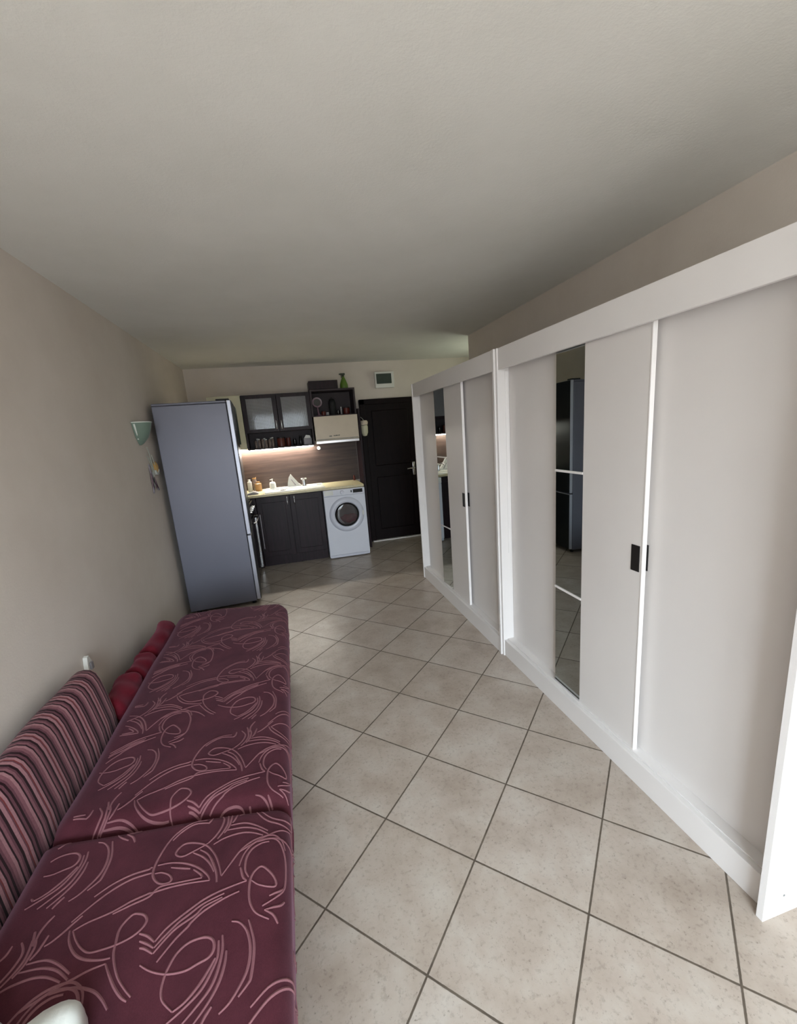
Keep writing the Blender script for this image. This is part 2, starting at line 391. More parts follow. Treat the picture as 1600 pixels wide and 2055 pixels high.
# entrance door
DX0, DX1, DH = 2.28, 3.17, 2.115
d = struct('door_1', B((DX0+.07, DX1-.07, YB-.055, YB-.012, .012, DH-.07), bev=.003), 'door_wood')
st = bmesh.new()
struct('door_frame', B((DX0, DX0+.075, YB-.07, YB, 0, DH), (DX1-.075, DX1, YB-.07, YB, 0, DH), (DX0, DX1, YB-.07, YB, DH-.075, DH), bev=.006), 'door_wood', parent=d)
struct('door_panel_moulding', B((DX0+.17, DX1-.17, YB-.066, YB-.055, 1.15, 1.95), (DX0+.17, DX1-.17, YB-.066, YB-.055, .18, .98), bev=.01), 'door_wood', parent=d)
hb = B((3.017, 3.055, YB-.068, YB-.055, .96, 1.16), bev=.004)
tube([(3.036, YB-.06, 1.07), (3.036, YB-.115, 1.07), (3.0, YB-.12, 1.07), (2.915, YB-.118, 1.065)], .0105, bm=hb)
struct('door_handle', hb, 'chrome', parent=d, smooth=40)
struct('door_threshold', B((DX0+.02, XA, YB-.11, YB-.0, 0, .014), bev=.004), 'trim_white', parent=d)

# ---------------------------------------------------------------- wardrobes
XF = 2.5326
def wardrobe(y0, y1, xf, label, group, near=True, skew=0):
    """white sliding wardrobe; fascia plane at xf, doors set back behind it"""
    T = .02; xb = XF+.72; top = 2.10
    r = thing('wardrobe', ((xf+xb)/2, (y0+y1)/2, 0), label, 'wardrobe', group)
    obj('side_panel', B((xf-.040 if near else xf-.008, xb, y0, y0+.022, 0, top), bev=.0015), 'white_board', r)
    obj('side_panel', B((xf-.008, xb, y1-.02, y1, 0, top), bev=.0015), 'white_board', r)
    obj('top_panel', B((xf+.021, xb, y0+.022, y1-.02, top-.02, top)), 'white_board', r)
    obj('back_panel', B((xb-.006, xb, y0+.022, y1-.02, .03, top-.021)), 'white_board', r)
    obj('fascia', B((xf, xf+.02, y0+.022, y1-.02, 1.972, top), bev=.0015), 'white_board', r)
    obj('plinth', B((xf, xf+.02, y0+.022, y1-.02, .0, .122), (xf+.0205, xb-.007, y0+.022, y1-.02, .098, .122), bev=.0015), 'white_board', r)
    yi0, yi1 = y0+.022, y1-.02
    L = yi1-yi0
    ya, yb = y0+.640, y0+1.250     # the middle door
    zt, zb = 2.03, .128
    # far and near doors on the rear track
    for nm, a, b in (('far', yb-.03, yi1-.004), ('near', yi0+.002, ya+.07)):
        dr = obj('door', B((xf+.072, xf+.088, a, b, zb, zt), bev=.001), 'door_board', r)
        dr['label'] = 'plain pale grey sliding door, the %s one' % ('farther' if nm == 'far' else 'nearer')
        obj('edge_profile', B((xf+.068, xf+.092, a-.001, a+.006, zb, zt) if nm == 'far' else (xf+.068, xf+.092, b-.006, b+.001, zb, zt)), 'trim_white', dr)
        if nm == 'near':
            obj('handle', B((xf+.068, xf+.073, ya+.006, ya+.052, .99, 1.104), bev=.001), 'black', dr)
    # middle door on the front track, mirror strip at its far side
    x1 = xf+.032
    my = yb-.229
    dr = obj('door', B((x1, x1+.016, ya, my, zb, zt), (x1+.008, x1+.016, my, yb-.002, zb, zt), bev=.001), 'door_board', r)
    dr['label'] = 'middle sliding door with a mirror strip along its far side'
    for z0, z1 in ((zb+.012, .719), (.731, 1.374), (1.386, zt)):
        a_, b_ = my+.002, yb-.006
        obj('mirror_pane', prism([(x1+.002, a_), (x1+.007, a_), (x1+.007, b_), (x1+.002-skew, b_)], z0, z1, 'z'), 'mirror', dr)
    for z in (.725, 1.38):
        obj('mirror_divider', B((x1-.003, x1+.006, my+.001, yb-.004, z-.006, z+.006), bev=.001), 'trim_white', dr)
    obj('edge_profile', B((x1-.002, x1+.018, ya-.006, ya, zb, zt), bev=.001), 'trim_white', dr)
    obj('bottom_strip', B((x1-.003, x1+.006, my, yb, zb, zb+.012)), 'chrome', dr)
    obj('handle', B((x1-.003, x1+.001, ya+.010, ya+.055, .99, 1.104), bev=.001), 'black', dr)
    obj('stop_strip', B((xf+.046, xf+.067, y1-.0235, y1-.0205, .77, 1.965), bev=.001), 'white_board', r)
    obj('rail', B((xf+.024, xf+.1, yi0, yi1, .1225, .128)), 'white_board', r)
    obj('screw_cover', lathe([(0, -.001), (.004, -.001), (.004, .0005)], (xf+.04, y0, .08), 12, 'y'), 'grey_cloth', r)
    return r
wardrobe(.793, 2.618, XF, 'white sliding wardrobe with mirror strip, the nearer of the two, beside the camera', 'white sliding wardrobes along the right wall')
wardrobe(2.620, 4.472, XF-.011, 'white sliding wardrobe with mirror strip, the farther of the two, near the entrance door', 'white sliding wardrobes along the right wall', False, .014)

# ---------------------------------------------------------------- sofa
SZ = .42; XE = 1.038; SH = .13
def bounds(v, vend, r=.17):
    a = max(0, v-(vend-r)); k_ = r-math.sqrt(max(0, r*r-a*a))
    return .240+k_*.35, XE-k_
def edge_drop(t_, r):
    """how far a surface has dropped at distance t_ from its edge, rounding radius r"""
    return 0 if t_ >= r else r-math.sqrt(max(0, r*r-(r-t_)**2))
def ztop(x, v, v0, v1, r0, r1, hgt):
    z = SZ+.008*math.sin(math.pi*min(1, max(0, (x-.26)/.78)))+hgt
    z += .004*math.sin(x*9+v*5)+.003*math.sin(v*11-x*4)
    z -= edge_drop(max(0, v-v0), r0)+edge_drop(max(0, v1-v), r1)
    return z
RE = .055; ZB = .20
def surf(x, v, args, off=0):
    """point on a cushion; x beyond the rounded front edge runs on down its front"""
    v0, v1, r0, r1, hgt, vend = args
    xa, xb = bounds(v, vend)
    if x <= xb-RE: return Vector((x, v, ztop(x, v, v0, v1, r0, r1, hgt)+off))
    zt_ = ztop(xb-RE, v, v0, v1, r0, r1, hgt)
    s = x-(xb-RE); a = s/RE
    if a < math.pi/2: return Vector((xb-RE+(RE+off)*math.sin(a), v, zt_-RE+(RE+off)*math.cos(a)))
    zz = zt_-RE-(s-RE*math.pi/2)
    return Vector((xb+off-.012*min(1, (zt_-RE-zz)/.1), v, zz))
def cushion_mesh(args):
    v0, v1, r0, r1, hgt, vend = args
    bm = bmesh.new(); NV, NX = 70, 40
    vs = [v0+(v1-v0)*.5*(1-math.cos(math.pi*i/NV)) for i in range(NV+1)]
    rows = []
    for v in vs:
        xa, xb = bounds(v, vend); top = xb-RE; row = []
        row.append(bm.verts.new((xa, v, ZB))); row.append(bm.verts.new((xa, v, max(ZB+.01, ztop(xa, v, v0, v1, r0, r1, hgt)-.05))))
        row.append(bm.verts.new((xa+.015, v, max(ZB+.012, ztop(xa, v, v0, v1, r0, r1, hgt)-.015))))
        for i in range(NX+1):
            x = xa+.05+(top-xa-.05)*i/NX; row.append(bm.verts.new(surf(x, v, args)))
        for i in range(1, 8): row.append(bm.verts.new(surf(top+RE*math.pi/2*i/7, v, args)))
        zt_ = row[-1].co.z
        for i in range(1, 5):
            zz = zt_-(zt_-ZB)*i/4; row.append(bm.verts.new((surf(top+RE*math.pi/2+(zt_-zz), v, args).x, v, zz)))
        rows.append(row)
    for A, Q in zip(rows, rows[1:]):
        for i in range(len(A)-1): bm.faces.new((A[i], A[i+1], Q[i+1], Q[i]))
        bm.faces.new((A[-1], A[0], Q[0], Q[-1]))
    bm.faces.new(rows[0][::-1]); bm.faces.new(rows[-1])
    return bm
def shear(bm):
    for v in bm.verts: v.co.y += SH*(XE-v.co.x)
def swirls(bm, args, phase, wd=.0029):
    v0, v1, r0, r1, hgt, vend = args
    for i in range(-3, 4):
        for j in range(-9, 10):
            dx, dv = .46*i+phase[0], .65*j-.33*i+phase[1]
            if dx < -1.2 or dx > 1.2 or dv+1.4 < v0 or dv+.8 > v1: continue
            for st_ in STROKES:
                P = [p for p in smooth_pts([(x+dx, v+dv, 0) for x, v in st_], 5)]
                run = []
                def flush(run):
                    if len(run) < 3: return
                    L = []
                    for q in range(len(run)):
                        d_ = (run[min(q+1, len(run)-1)]-run[max(q-1, 0)]).normalized(); nrm = Vector((-d_.y, d_.x, 0))
                        ww = wd*(.75+.5*math.sin(math.pi*q/len(run)))
                        L.append([bm.verts.new(surf(*(run[q]+nrm*s_*ww).xy, args, o_)) for s_, o_ in ((-1, .0004), (0, .0022), (1, .0004))])
                    for A, Q in zip(L, L[1:]):
                        for z_ in (0, 1):
                            f = bm.faces.new((A[z_], A[z_+1], Q[z_+1], Q[z_])); f.material_index = 1
                for p in P:
                    xa, xb = bounds(p.y, vend)
                    if v0+.006 < p.y < v1-.006 and xa+.06 < p.x < xb+.21: run.append(p)
                    else: flush(run); run = []
                flush(run)
sofa = thing('sofa', (.55, 1.6, 0), 'low plum velvet sofa with pink swirl pattern along the left wall', 'sofa')
near_args = (-.45, 1.334, .05, .03, -.006, 3.32); far_args = (1.338, 3.32, .085, .10, .004, 3.32)
obj.keep = True
for args, ph, lb in ((near_args, (0, 0), 'nearer seat cushion'), (far_args, (.034, .42), 'farther seat cushion, rounded at its corners')):
    bm = cushion_mesh(args); bmesh.ops.recalc_face_normals(bm, faces=bm.faces); swirls(bm, args, ph); shear(bm)
    o = obj('seat_cushion', bm, ['velvet', 'swirl'], sofa, smooth=50); o['label'] = lb
obj.keep = False
bm = B((.03, .988, -.42, 3.30, .05, .199), bev=.02, seg=3)
for v in bm.verts: v.co.y += SH*(XE-v.co.x)
obj('base', bm, 'velvet_side', sofa, smooth=40)
obj('rear_ledge', B((.03, .255, -.30, 3.26, .1995, .300), bev=.012), 'velvet_side', sofa, smooth=40)
for x in (.14, .93):
    for y in (-.3, 1.37, 3.2):
        obj('foot', lathe([(0, 0), (.028, 0), (.034, .052), (0, .052)], (x, y, 0), 16), 'black', sofa, smooth=40)

# striped cushion leaning against the wall
def back_cushion():
    bm = bmesh.new(); y0, y1 = 1.0, 2.19
    prof = [(.206, .33), (.203, .42), (.196, .47), (.186, .54), (.175, .60), (.163, .635), (.145, .656), (.118, .665), (.09, .662), (.066, .645), (.052, .61), (.046, .54), (.044, .45), (.048, .33)]
    n = 60; rows = []
    cx_ = sum(p[0] for p in prof)/len(prof); cz_ = .54
    for i in range(n+1):
        y = y0+(y1-y0)*i/n; e_ = min(i, n-i)/n*(y1-y0); k_ = 1-edge_drop(e_, .03)*1.4
        rows.append([bm.verts.new((cx_+(px-cx_)*k_+.004*math.sin(y*13), y, cz_+(pz-cz_)*(k_ if pz > cz_ else 1)+.004*math.sin(y*7+px*20)*(pz > .36))) for px, pz in prof])
    for A, Q in zip(rows, rows[1:]):
        for i in range(len(A)): bm.faces.new((A[i], A[(i+1) % len(A)], Q[(i+1) % len(A)], Q[i]))
    bm.faces.new(rows[0]); bm.faces.new(rows[-1][::-1])
    return bm
tag(obj('back_cushion', back_cushion(), 'stripes', smooth=50), 'long striped mauve and maroon corduroy back cushion leaning on the left wall', 'cushion')

def bolster(ya, yb, x, z, r, lb, bend=.02):
    N = 24; pts = []
    for i in range(N+1):
        u = i/N; pts.append((x+bend*math.sin(u*math.pi), ya+(yb-ya)*u, z))
    def rr(u):
        e_ = min(u, 1-u)*(abs(yb-ya)); b = r-edge_drop(e_, r*.75)*.999
        return max(.002, b*(1+.045*math.sin(u*17+x*40)))
    bm = tube(pts, rr, 20, k=2)
    for v in bm.verts:
        v.co.x += .004*math.sin(v.co.y*37+v.co.z*50); v.co.z += .004*math.sin(v.co.y*23+v.co.x*60)
    return tag(obj('bolster', bm, 'roll', smooth=60), lb, 'cushion', 'dark red bolsters behind the seat')
bolster(2.215, 2.56, .145, .372, .070, 'dark red plush bolster right behind the striped cushion, its round end showing')
bolster(2.565, 2.83, .150, .363, .062, 'dark red plush bolster, the middle of three along the wall')
bolster(2.835, 3.34, .150, .362, .060, 'dark red plush bolster nearest the fridge')

# white pillow at the near end of the sofa
def pillow():
    bm = bmesh.new(); N = 34; cx_, cy_ = .305, .566; hw, hl = .30, .36
    top, bot = {}, {}
    for i in range(N+1):
        for j in range(N+1):
            u, v = 2*i/N-1, 2*j/N-1
            k_ = ((1-u**4)*(1-v**4)); pinch = 1-.11*max(0, u*u*v*v)**2-.02*math.sin(7*u+5*v)
            x, y = cx_+hw*u*pinch, cy_+hl*v*pinch
            a = -.05; x, y = cx_+(x-cx_)*math.cos(a)-(y-cy_)*math.sin(a), cy_+(x-cx_)*math.sin(a)+(y-cy_)*math.cos(a)
            wr = .030*math.sin(5.2*u+1.2)+.012*math.sin(9*u+4*v)+.010*math.sin(14*v-5*u)+.006*math.sin(23*u*v+3)
            dent = math.exp(-((u-.48)/.11)**2)*max(0, v)**2; y -= .045*dent
            t_ = .105*k_**.30*(1-.6*dent)+wr*k_**.3
            top[i, j] = bm.verts.new((x, y, .440+t_)); 
            bot[i, j] = bm.verts.new((x, y, .440-.0*k_**.4)) if 0 < i < N and 0 < j < N else top[i, j]
    for i in range(N):
        for j in range(N):
            bm.faces.new((top[i, j], top[i+1, j], top[i+1, j+1], top[i, j+1]))
            try: bm.faces.new((bot[i, j], bot[i, j+1], bot[i+1, j+1], bot[i+1, j]))
            except ValueError: pass
    return bm
tag(obj('pillow', pillow(), 'pillow', smooth=True), 'crumpled white pillow lying on the near end of the sofa', 'pillow')

# ---------------------------------------------------------------- fridge
fr = thing('fridge', (.38, 4.78, 0), 'tall silver-grey fridge freezer standing against the left wall past the sofa', 'fridge')
obj('body', B((.052, .688, 4.4735, 5.075, .035, 2.03), bev=.006), 'fridge_side', fr)
obj('top_cover', B((.052, .688, 4.4735, 5.075, 2.031, 2.052), bev=.006), 'fridge_side', fr)
for z0, z1, lb in ((.05, .735, 'lower freezer door'), (.748, 2.052, 'upper fridge door')):
    dr = obj('door', B((.694, .730, 4.4715, 5.077, z0, z1), bev=.004), ['fridge_edge'], fr); dr['label'] = lb
    obj('door_front', B((.7302, .7355, 4.4755, 5.073, z0+.004, z1-.004), bev=.002), 'fridge_front', dr)
    obj('seal', B((.6885, .6938, 4.482, 5.068, z0+.01, z1-.01)), 'rubber', dr)
obj('hinge_cover', B((.60, .72, 4.485, 4.56, 2.0525, 2.068), bev=.004), 'rubber', fr)
for x in (.12, .66):
    for y in (4.53, 5.02): obj('foot', lathe([(0, 0), (.022, 0), (.022, .034), (0, .034)], (x, y, 0), 14), 'rubber', fr)

# the fridge stands very slightly turned towards the wall
pv = Vector((.735, 4.4735, 0)); rot = Matrix.Rotation(math.radians(3.6), 3, 'Z')
fr.location = pv+rot@(Vector(fr.location)-pv); fr.rotation_euler = (0, 0, math.radians(3.6))

# ---------------------------------------------------------------- wall lamp, ornament, socket on the left wall
lamp = thing('wall_lamp', (0, 4.13, 1.76), 'pale green glass half bowl wall lamp beside the fridge', 'lamp')
prof = [(.012, -.10), (.035, -.085), (.075, -.04), (.10, .02), (.118, .08)]
bm = lathe(prof+[(.112, .08), (.095, .02), (.07, -.037), (.03, -.08), (.008, -.092)], (.003, 4.09, 1.797), 20, 'z', None, math.pi, -math.pi/2)
obj('lamp_shade', bm, 'lamp_glass', lamp, smooth=50)
bm = bmesh.new(); tube([(.003+.116*math.cos(a), 4.09+.116*math.sin(a), 1.880) for a in [-math.pi/2+math.pi*i/14 for i in range(15)]], .0045, 8, bm, 2)
tube([(.02, 4.09-.112, 1.868), (.02, 4.09-.09, 1.81), (.015, 4.09-.058, 1.745)], .0075, 8, bm)
obj('glass_rim', bm, 'lamp_rim', lamp, smooth=60)
obj('wall_plate', B((.0005, .0025, 4.05, 4.13, 1.76, 1.84), bev=.003), 'lamp_rim', lamp)

orn = thing('wall_ornament', (0, 4.30, 1.29), 'small wall ornament of wire stems and leaves below the wall lamp', 'ornament')
bm = bmesh.new()
for a, b, c_ in (((.012, 4.24, 1.66), (.02, 4.26, 1.58), (.02, 4.29, 1.46)), ((.012, 4.20, 1.585), (.02, 4.24, 1.50), (.02, 4.28, 1.40)), ((.012, 4.25, 1.57), (.022, 4.27, 1.50), (.02, 4.30, 1.42)), ((.012, 4.33, 1.59), (.02, 4.33, 1.53), (.02, 4.35, 1.46))):
    tube([a, b, c_], .0035, 7, bm)
obj('stem', bm, 'stem', orn, smooth=60)
bm = lathe([(0, .020), (.03, .017), (.052, .006), (.058, -.004), (0, -.004)], (.014, 4.375, 1.475), 24, 'x'); obj('shell', bm, 'yellow', orn, smooth=50)
pl_ = [(4.375+.066*math.cos(a), 1.475+.066*math.sin(a)) for a in [math.radians(200+i*12) for i in range(13)]]+[(4.38+.044*math.cos(a), 1.468+.040*math.sin(a)) for a in [math.radians(344-i*12) for i in range(13)]]
obj('shell_rim', prism(pl_, .006, .028, 'x'), 'lamp_rim', orn)
def leaf(y, z, ln, wd_, ang, mat, nm='leaf'):
    P = []; ca, sa = math.cos(ang), math.sin(ang)
    for i in range(20):
        a = 2*math.pi*i/20; q = (ln*.5*math.cos(a), wd_*.5*math.sin(a)*(1-.35*math.cos(a)))
        P.append((y+q[0]*ca-q[1]*sa, z+q[0]*sa+q[1]*ca))
    bm = prism(P, .006, .013, 'x')
    return obj(nm, bm, mat, orn)
leaf(4.24, 1.42, .20, .035, math.radians(110), 'wing'); leaf(4.265, 1.375, .13, .04, math.radians(80), 'lamp_rim')
leaf(4.225, 1.36, .15, .032, math.radians(95), 'mauve'); leaf(4.31, 1.345, .13, .034, math.radians(118), 'mauve')
leaf(4.22, 1.30, .09, .022, math.radians(70), 'wing'); leaf(4.34, 1.30, .09, .022, math.radians(135), 'wing')

for ch in [orn]: ch.location.z += .018; ch.location.y -= .02
so = thing('wall_plug', (0, 2.47, .51), 'small white plug in the left wall just above the striped cushion', 'plug')
obj('plug_body', prism([(2.42, .52), (2.485, .53), (2.475, .575), (2.455, .612), (2.438, .608), (2.428, .57)], .001, .022, 'x'), 'white_plastic', so)
obj('plug_pin_cap', B((.0225, .034, 2.44, 2.465, .535, .575), bev=.003), 'grey_box', so)

# ---------------------------------------------------------------- kitchen
def cab_door(parent, x0, x1, y, z0, z1, mat, fw_=.055, th=.02):
    return obj('door', B((x0, x1, y-th, y, z0, z1), bev=.003), mat, parent)
YBF = 5.80
base = thing('base_cabinet', (1.15, 6.1, 0), 'dark wenge base cabinet with two doors under the sink', 'cabinet')
obj('body', B((.715, 1.565, YBF+.001, 6.40, .13, .942), bev=.001), 'dark_interior', base)
obj('plinth', B((.715, 1.565, YBF+.03, YBF+.045, 0, .129)), 'dark_wood', base)
for x0, x1, hx in ((.72, 1.139, 1.108), (1.145, 1.564, 1.20)):
    dr = cab_door(base, x0, x1, YBF, .135, .935, 'dark_wood')
    obj('door_panel', B((x0+.06, x1-.06, YBF-.0245, YBF-.0205, .20, .86), bev=.003), 'dark_wood', dr)
    obj('handle', tube([(hx, YBF-.021, .925), (hx, YBF-.05, .915), (hx, YBF-.052, .87), (hx, YBF-.05, .82), (hx, YBF-.021, .81)], .006, 8), 'chrome', dr, smooth=60)
ct = struct_ = obj('worktop', B((.0, 2.135, 5.745, 6.41, .945, .976), bev=.003), 'counter')
tag(ct, 'cream worktop running above the base cabinet and washing machine', 'worktop')
corner = tag(obj('corner_unit', B((.02, .71, 5.77, 6.39, .0, .942), bev=.002), 'dark_wood'), 'dark corner unit under the worktop behind the cooker', 'cabinet')
sp_ = tag(obj('backsplash', B((.0, 2.19, 6.411, 6.429, .977, 1.544), bev=.001), 'splash'), 'brown wood-grain backsplash panel behind the worktop', 'backsplash')
ep = tag(obj('end_panel', B((2.195, 2.225, 6.05, 6.429, 0.0, 1.98), bev=.002), 'dark_wood'), 'narrow dark upright panel between washing machine and entrance door', 'panel')

# cooker between fridge and corner
ck = thing('cooker', (.33, 5.42, 0), 'black freestanding cooker half hidden behind the fridge', 'cooker')
obj('body', B((.03, .66, 5.12, 5.735, .02, .94), bev=.004), 'black_gloss', ck)
obj('oven_door', B((.661, .69, 5.13, 5.705, .22, .76), bev=.004), 'black_gloss', ck)
obj('control_panel', B((.661, .685, 5.13, 5.705, .78, .93), bev=.004), 'black_gloss', ck)
obj('drawer', B((.661, .688, 5.13, 5.705, .04, .205), bev=.004), 'black_gloss', ck)
obj('edge_trim', B((.661, .702, 5.712, 5.730, .03, .70), bev=.003), 'chrome', ck)
obj('handle', tube([(.69, 5.17, .73), (.735, 5.17, .73), (.74, 5.42, .73), (.735, 5.67, .73), (.69, 5.67, .73)], .009, 8, k=4), 'chrome', ck, smooth=60)
for i in range(4): obj('knob', lathe([(0, 0), (.018, 0), (.016, .022), (0, .022)], (.685, 5.22+.13*i, .85), 14, 'x'), 'chrome', ck, smooth=50)
bm = bmesh.new()
for x in (.18, .46):
    for y in (5.27, 5.57): tube([(x-.1, y, .965), (x+.1, y, .965)], .005, 6, bm, 1); tube([(x, y-.1, .965), (x, y+.1, .965)], .005, 6, bm, 1); lathe([(0, .941), (.04, .941), (.035, .955), (0, .955)], (x, y, 0), 16, 'z', bm)
obj('pan_support', bm, 'rubber', ck)
tag(obj('tea_towel', prism([(5.60, .30), (5.66, .28), (5.665, .60), (5.655, .742), (5.61, .742), (5.605, .55)], .752, .76, 'x'), 'wing'), 'pale tea towel hanging from the cooker handle', 'towel')

# washing machine
WF = 5.70
wm = thing('washing_machine', (1.87, 5.97, 0), 'white front-loading washing machine under the worktop', 'washing machine')
obj('body', B((1.577, 2.132, WF+.012, 6.28, .015, .942), bev=.008), 'white_enamel', wm)
bm = B((1.579, 2.130, WF, WF+.011, .05, .858), bev=.003)
obj('front_panel', bm, 'white_enamel', wm)
obj('control_panel', B((1.579, 2.130, WF-.006, WF+.0115, .863, .942), bev=.004), 'white_enamel', wm)
obj('detergent_drawer', B((1.59, 1.705, WF-.012, WF-.0065, .875, .935), bev=.003), 'white_plastic', wm)
obj('dial', lathe([(0, -.024), (.022, -.022), (.026, 0), (0, 0)], (1.825, WF-.0065, .903), 24, 'y'), 'grey_ring', wm, smooth=40)
obj('display', B((1.972, 2.10, WF-.0085, WF-.0065, .88, .928), bev=.001), 'black_gloss', wm)
obj('button', B((1.94, 1.957, WF-.009, WF-.0065, .89, .918), bev=.001), 'black', wm)
obj('kick_strip', B((1.59, 2.12, WF+.001, WF+.011, .015, .048)), 'grey_ring', wm)
cx_, cz_ = 1.862, .600
dr = obj('door', lathe([(.160, -.004), (.165, -.022), (.185, -.030), (.215, -.027), (.232, -.010), (.235, 0), (.225, 0), (.16, -.002)], (cx_, WF, cz_), 56, 'y'), 'grey_ring', wm, smooth=40)
obj('porthole', lathe([(0, -.013), (.08, -.014), (.135, -.019), (.159, -.010), (.15, -.004), (.08, -.003), (0, -.003)], (cx_, WF, cz_), 48, 'y'), 'door_glass', dr, smooth=50)
obj('porthole_ring', lathe([(.1595, -.02), (.150, -.026), (.142, -.022), (.150, -.018)], (cx_, WF, cz_), 48, 'y'), 'black_gloss', dr, smooth=50)
obj('drum', lathe([(0, -.0022), (.149, -.0022)], (cx_, WF, cz_), 40, 'y'), 'black', dr)
bm = bmesh.new(); bmesh.ops.create_icosphere(bm, subdivisions=3, radius=1)
for v in bm.verts:
    n_ = 1+.12*math.sin(v.co.x*7+v.co.z*5)
    v.co = Vector((cx_+.02+v.co.x*.115*n_, WF-.0045+v.co.y*.0018, cz_-.055+v.co.z*.06*n_))
obj('laundry', bm, 'red_laundry', dr, smooth=True)
obj('door_latch', B((2.067, 2.087, WF-.034, WF-.027, .57, .635), bev=.004), 'white_plastic', dr)

# wall cabinets
YU = 6.10
wc = thing('wall_cabinet', (.49, 6.25, 1.54), 'cream wall cabinet with arched glass door, partly behind the fridge', 'wall cabinet')
obj('body', B((.28, .686, YU+.001, 6.429, 1.555, 2.243), bev=.002), 'cream_green', wc)
def arched_door(x0, x1, z0, z1, y, sw, arch):
    bm = bmesh.new(); n = 16; c_ = (x0+x1)/2; hw = (x1-x0)/2-sw; zi = z0+sw; zc = z1-sw-arch
    inner = [(c_-hw, zi), (c_+hw, zi)]+[(c_+hw*math.cos(math.pi*i/n), zc+arch*math.sin(math.pi*i/n)) for i in range(n+1)]
    outer = [(x0, z0), (x1, z0)]+[(x1+(x0-x1)*(i/n), z1) if 0 < i < n else ((x1 if i == 0 else x0), z1) for i in range(n+1)]
    for yy, fl in ((y-.02, 0), (y, 1)): pass
    A = [[bm.verts.new((a, yy, b)) for a, b in inner] for yy in (y-.02, y)]; Q = [[bm.verts.new((a, yy, b)) for a, b in outer] for yy in (y-.02, y)]
    N_ = len(inner)
    for i in range(N_):
        j = (i+1) % N_
        for f in ((Q[0][i], Q[0][j], A[0][j], A[0][i]), (Q[1][i], A[1][i], A[1][j], Q[1][j]), (A[0][i], A[0][j], A[1][j], A[1][i]), (Q[0][i], Q[1][i], Q[1][j], Q[0][j])):
            try: bm.faces.new(f)
            except ValueError: pass
    bmesh.ops.remove_doubles(bm, verts=bm.verts, dist=1e-5)
    return bm, inner
bm, inn = arched_door(.285, .685, 1.56, 2.238, YU, .065, .11)
dr = obj('door', bm, 'cream_green', wc)
obj('glass_pane', prism(inn, YU-.012, YU-.008), 'smoked', dr)

gc = thing('wall_cabinet', (1.13, 6.25, 1.54), 'dark wall cabinet with two ribbed glass doors over an open spice shelf', 'wall cabinet')
x0, x1 = .692, 1.574
obj('body', B((x0, x0+.02, YU+.001, 6.429, 1.535, 2.24), (x1-.02, x1, YU+.001, 6.429, 1.535, 2.24), (x0+.02, x1-.02, YU+.001, 6.429, 2.22, 2.24), (x0+.02, x1-.02, YU+.001, 6.429, 1.755, 1.775), (x0+.02, x1-.02, YU+.001, 6.429, 1.535, 1.552), (x0+.02, x1-.02, 6.375, 6.429, 1.552, 2.22)), 'dark_interior', gc)
for a, b, hx in ((x0+.003, 1.131, 1.10), (1.137, x1-.003, 1.165)):
    f = .055
    dr = obj('door', B((a, a+f, YU-.02, YU, 1.757, 2.238), (b-f, b, YU-.02, YU, 1.757, 2.238), (a+f, b-f, YU-.02, YU, 1.757, 1.80), (a+f, b-f, YU-.02, YU, 2.19, 2.238), bev=.002), 'dark_wood', gc)
    gx0, gx1 = a+f-.002, b-f+.002; nn = 27*6
    rib = [(gx0+(gx1-gx0)*q/nn, YU-.0125-.0048*math.sin(2*math.pi*q/6)) for q in range(nn+1)]
    obj('glass_pane', prism(rib+[(gx1, YU-.006), (gx0, YU-.006)], 1.798, 2.192, 'z'), 'ribbed_glass', dr)
    obj('handle', tube([(hx, YU-.021, 1.90), (hx, YU-.045, 1.89), (hx, YU-.045, 1.80), (hx, YU-.021, 1.79)], .005, 8), 'chrome', dr, smooth=60)
obj('shelf_light', B((.50, 1.56, 6.32, 6.36, 1.522, 1.534), bev=.002), 'led', gc)
# crockery behind the ribbed glass
def stack(name, x, z, n, r, mat, lb, grp):
    for i in range(n):
        tag(obj(name, lathe([(0, 0), (r*.6, 0), (r, .018), (r*.97, .021), (r*.58, .006), (0, .006)], (x, 6.24, z+.012*i), 20), mat, smooth=40), lb % ['bottom one', 'second from the bottom', 'third from the bottom', 'third from the top', 'second from the top', 'topmost'][i], 'plate', grp)
stack('plate', .845, 1.7755, 6, .085, 'white_plastic', 'white plate behind the left ribbed glass door, %s of the stack', 'white plates behind the left ribbed glass')
for x, h, wh in ((1.25, .11, 'left'), (1.33, .12, 'middle and tallest'), (1.44, .09, 'right and lowest')):
    tag(obj('glass', lathe([(0, 0), (.028, 0), (.034, h), (.031, h), (.026, .006), (0, .006)], (x, 6.2, 1.7755), 18), 'white_plastic', smooth=40), 'pale cup behind the right ribbed glass door, the %s one of three' % wh, 'cup', 'cups behind the right ribbed glass')
for k_, wh in enumerate(('lower', 'upper')):
    tag(obj('bowl', lathe([(0, 0), (.03, 0), (.07, .05), (.066, .052), (.03, .008), (0, .008)], (1.035, 6.24, 1.7755+.053*k_), 20), 'white_plastic', smooth=40), 'white bowl behind the left ribbed glass door, the %s of two stacked bowls' % wh, 'bowl', 'bowls behind the left ribbed glass')

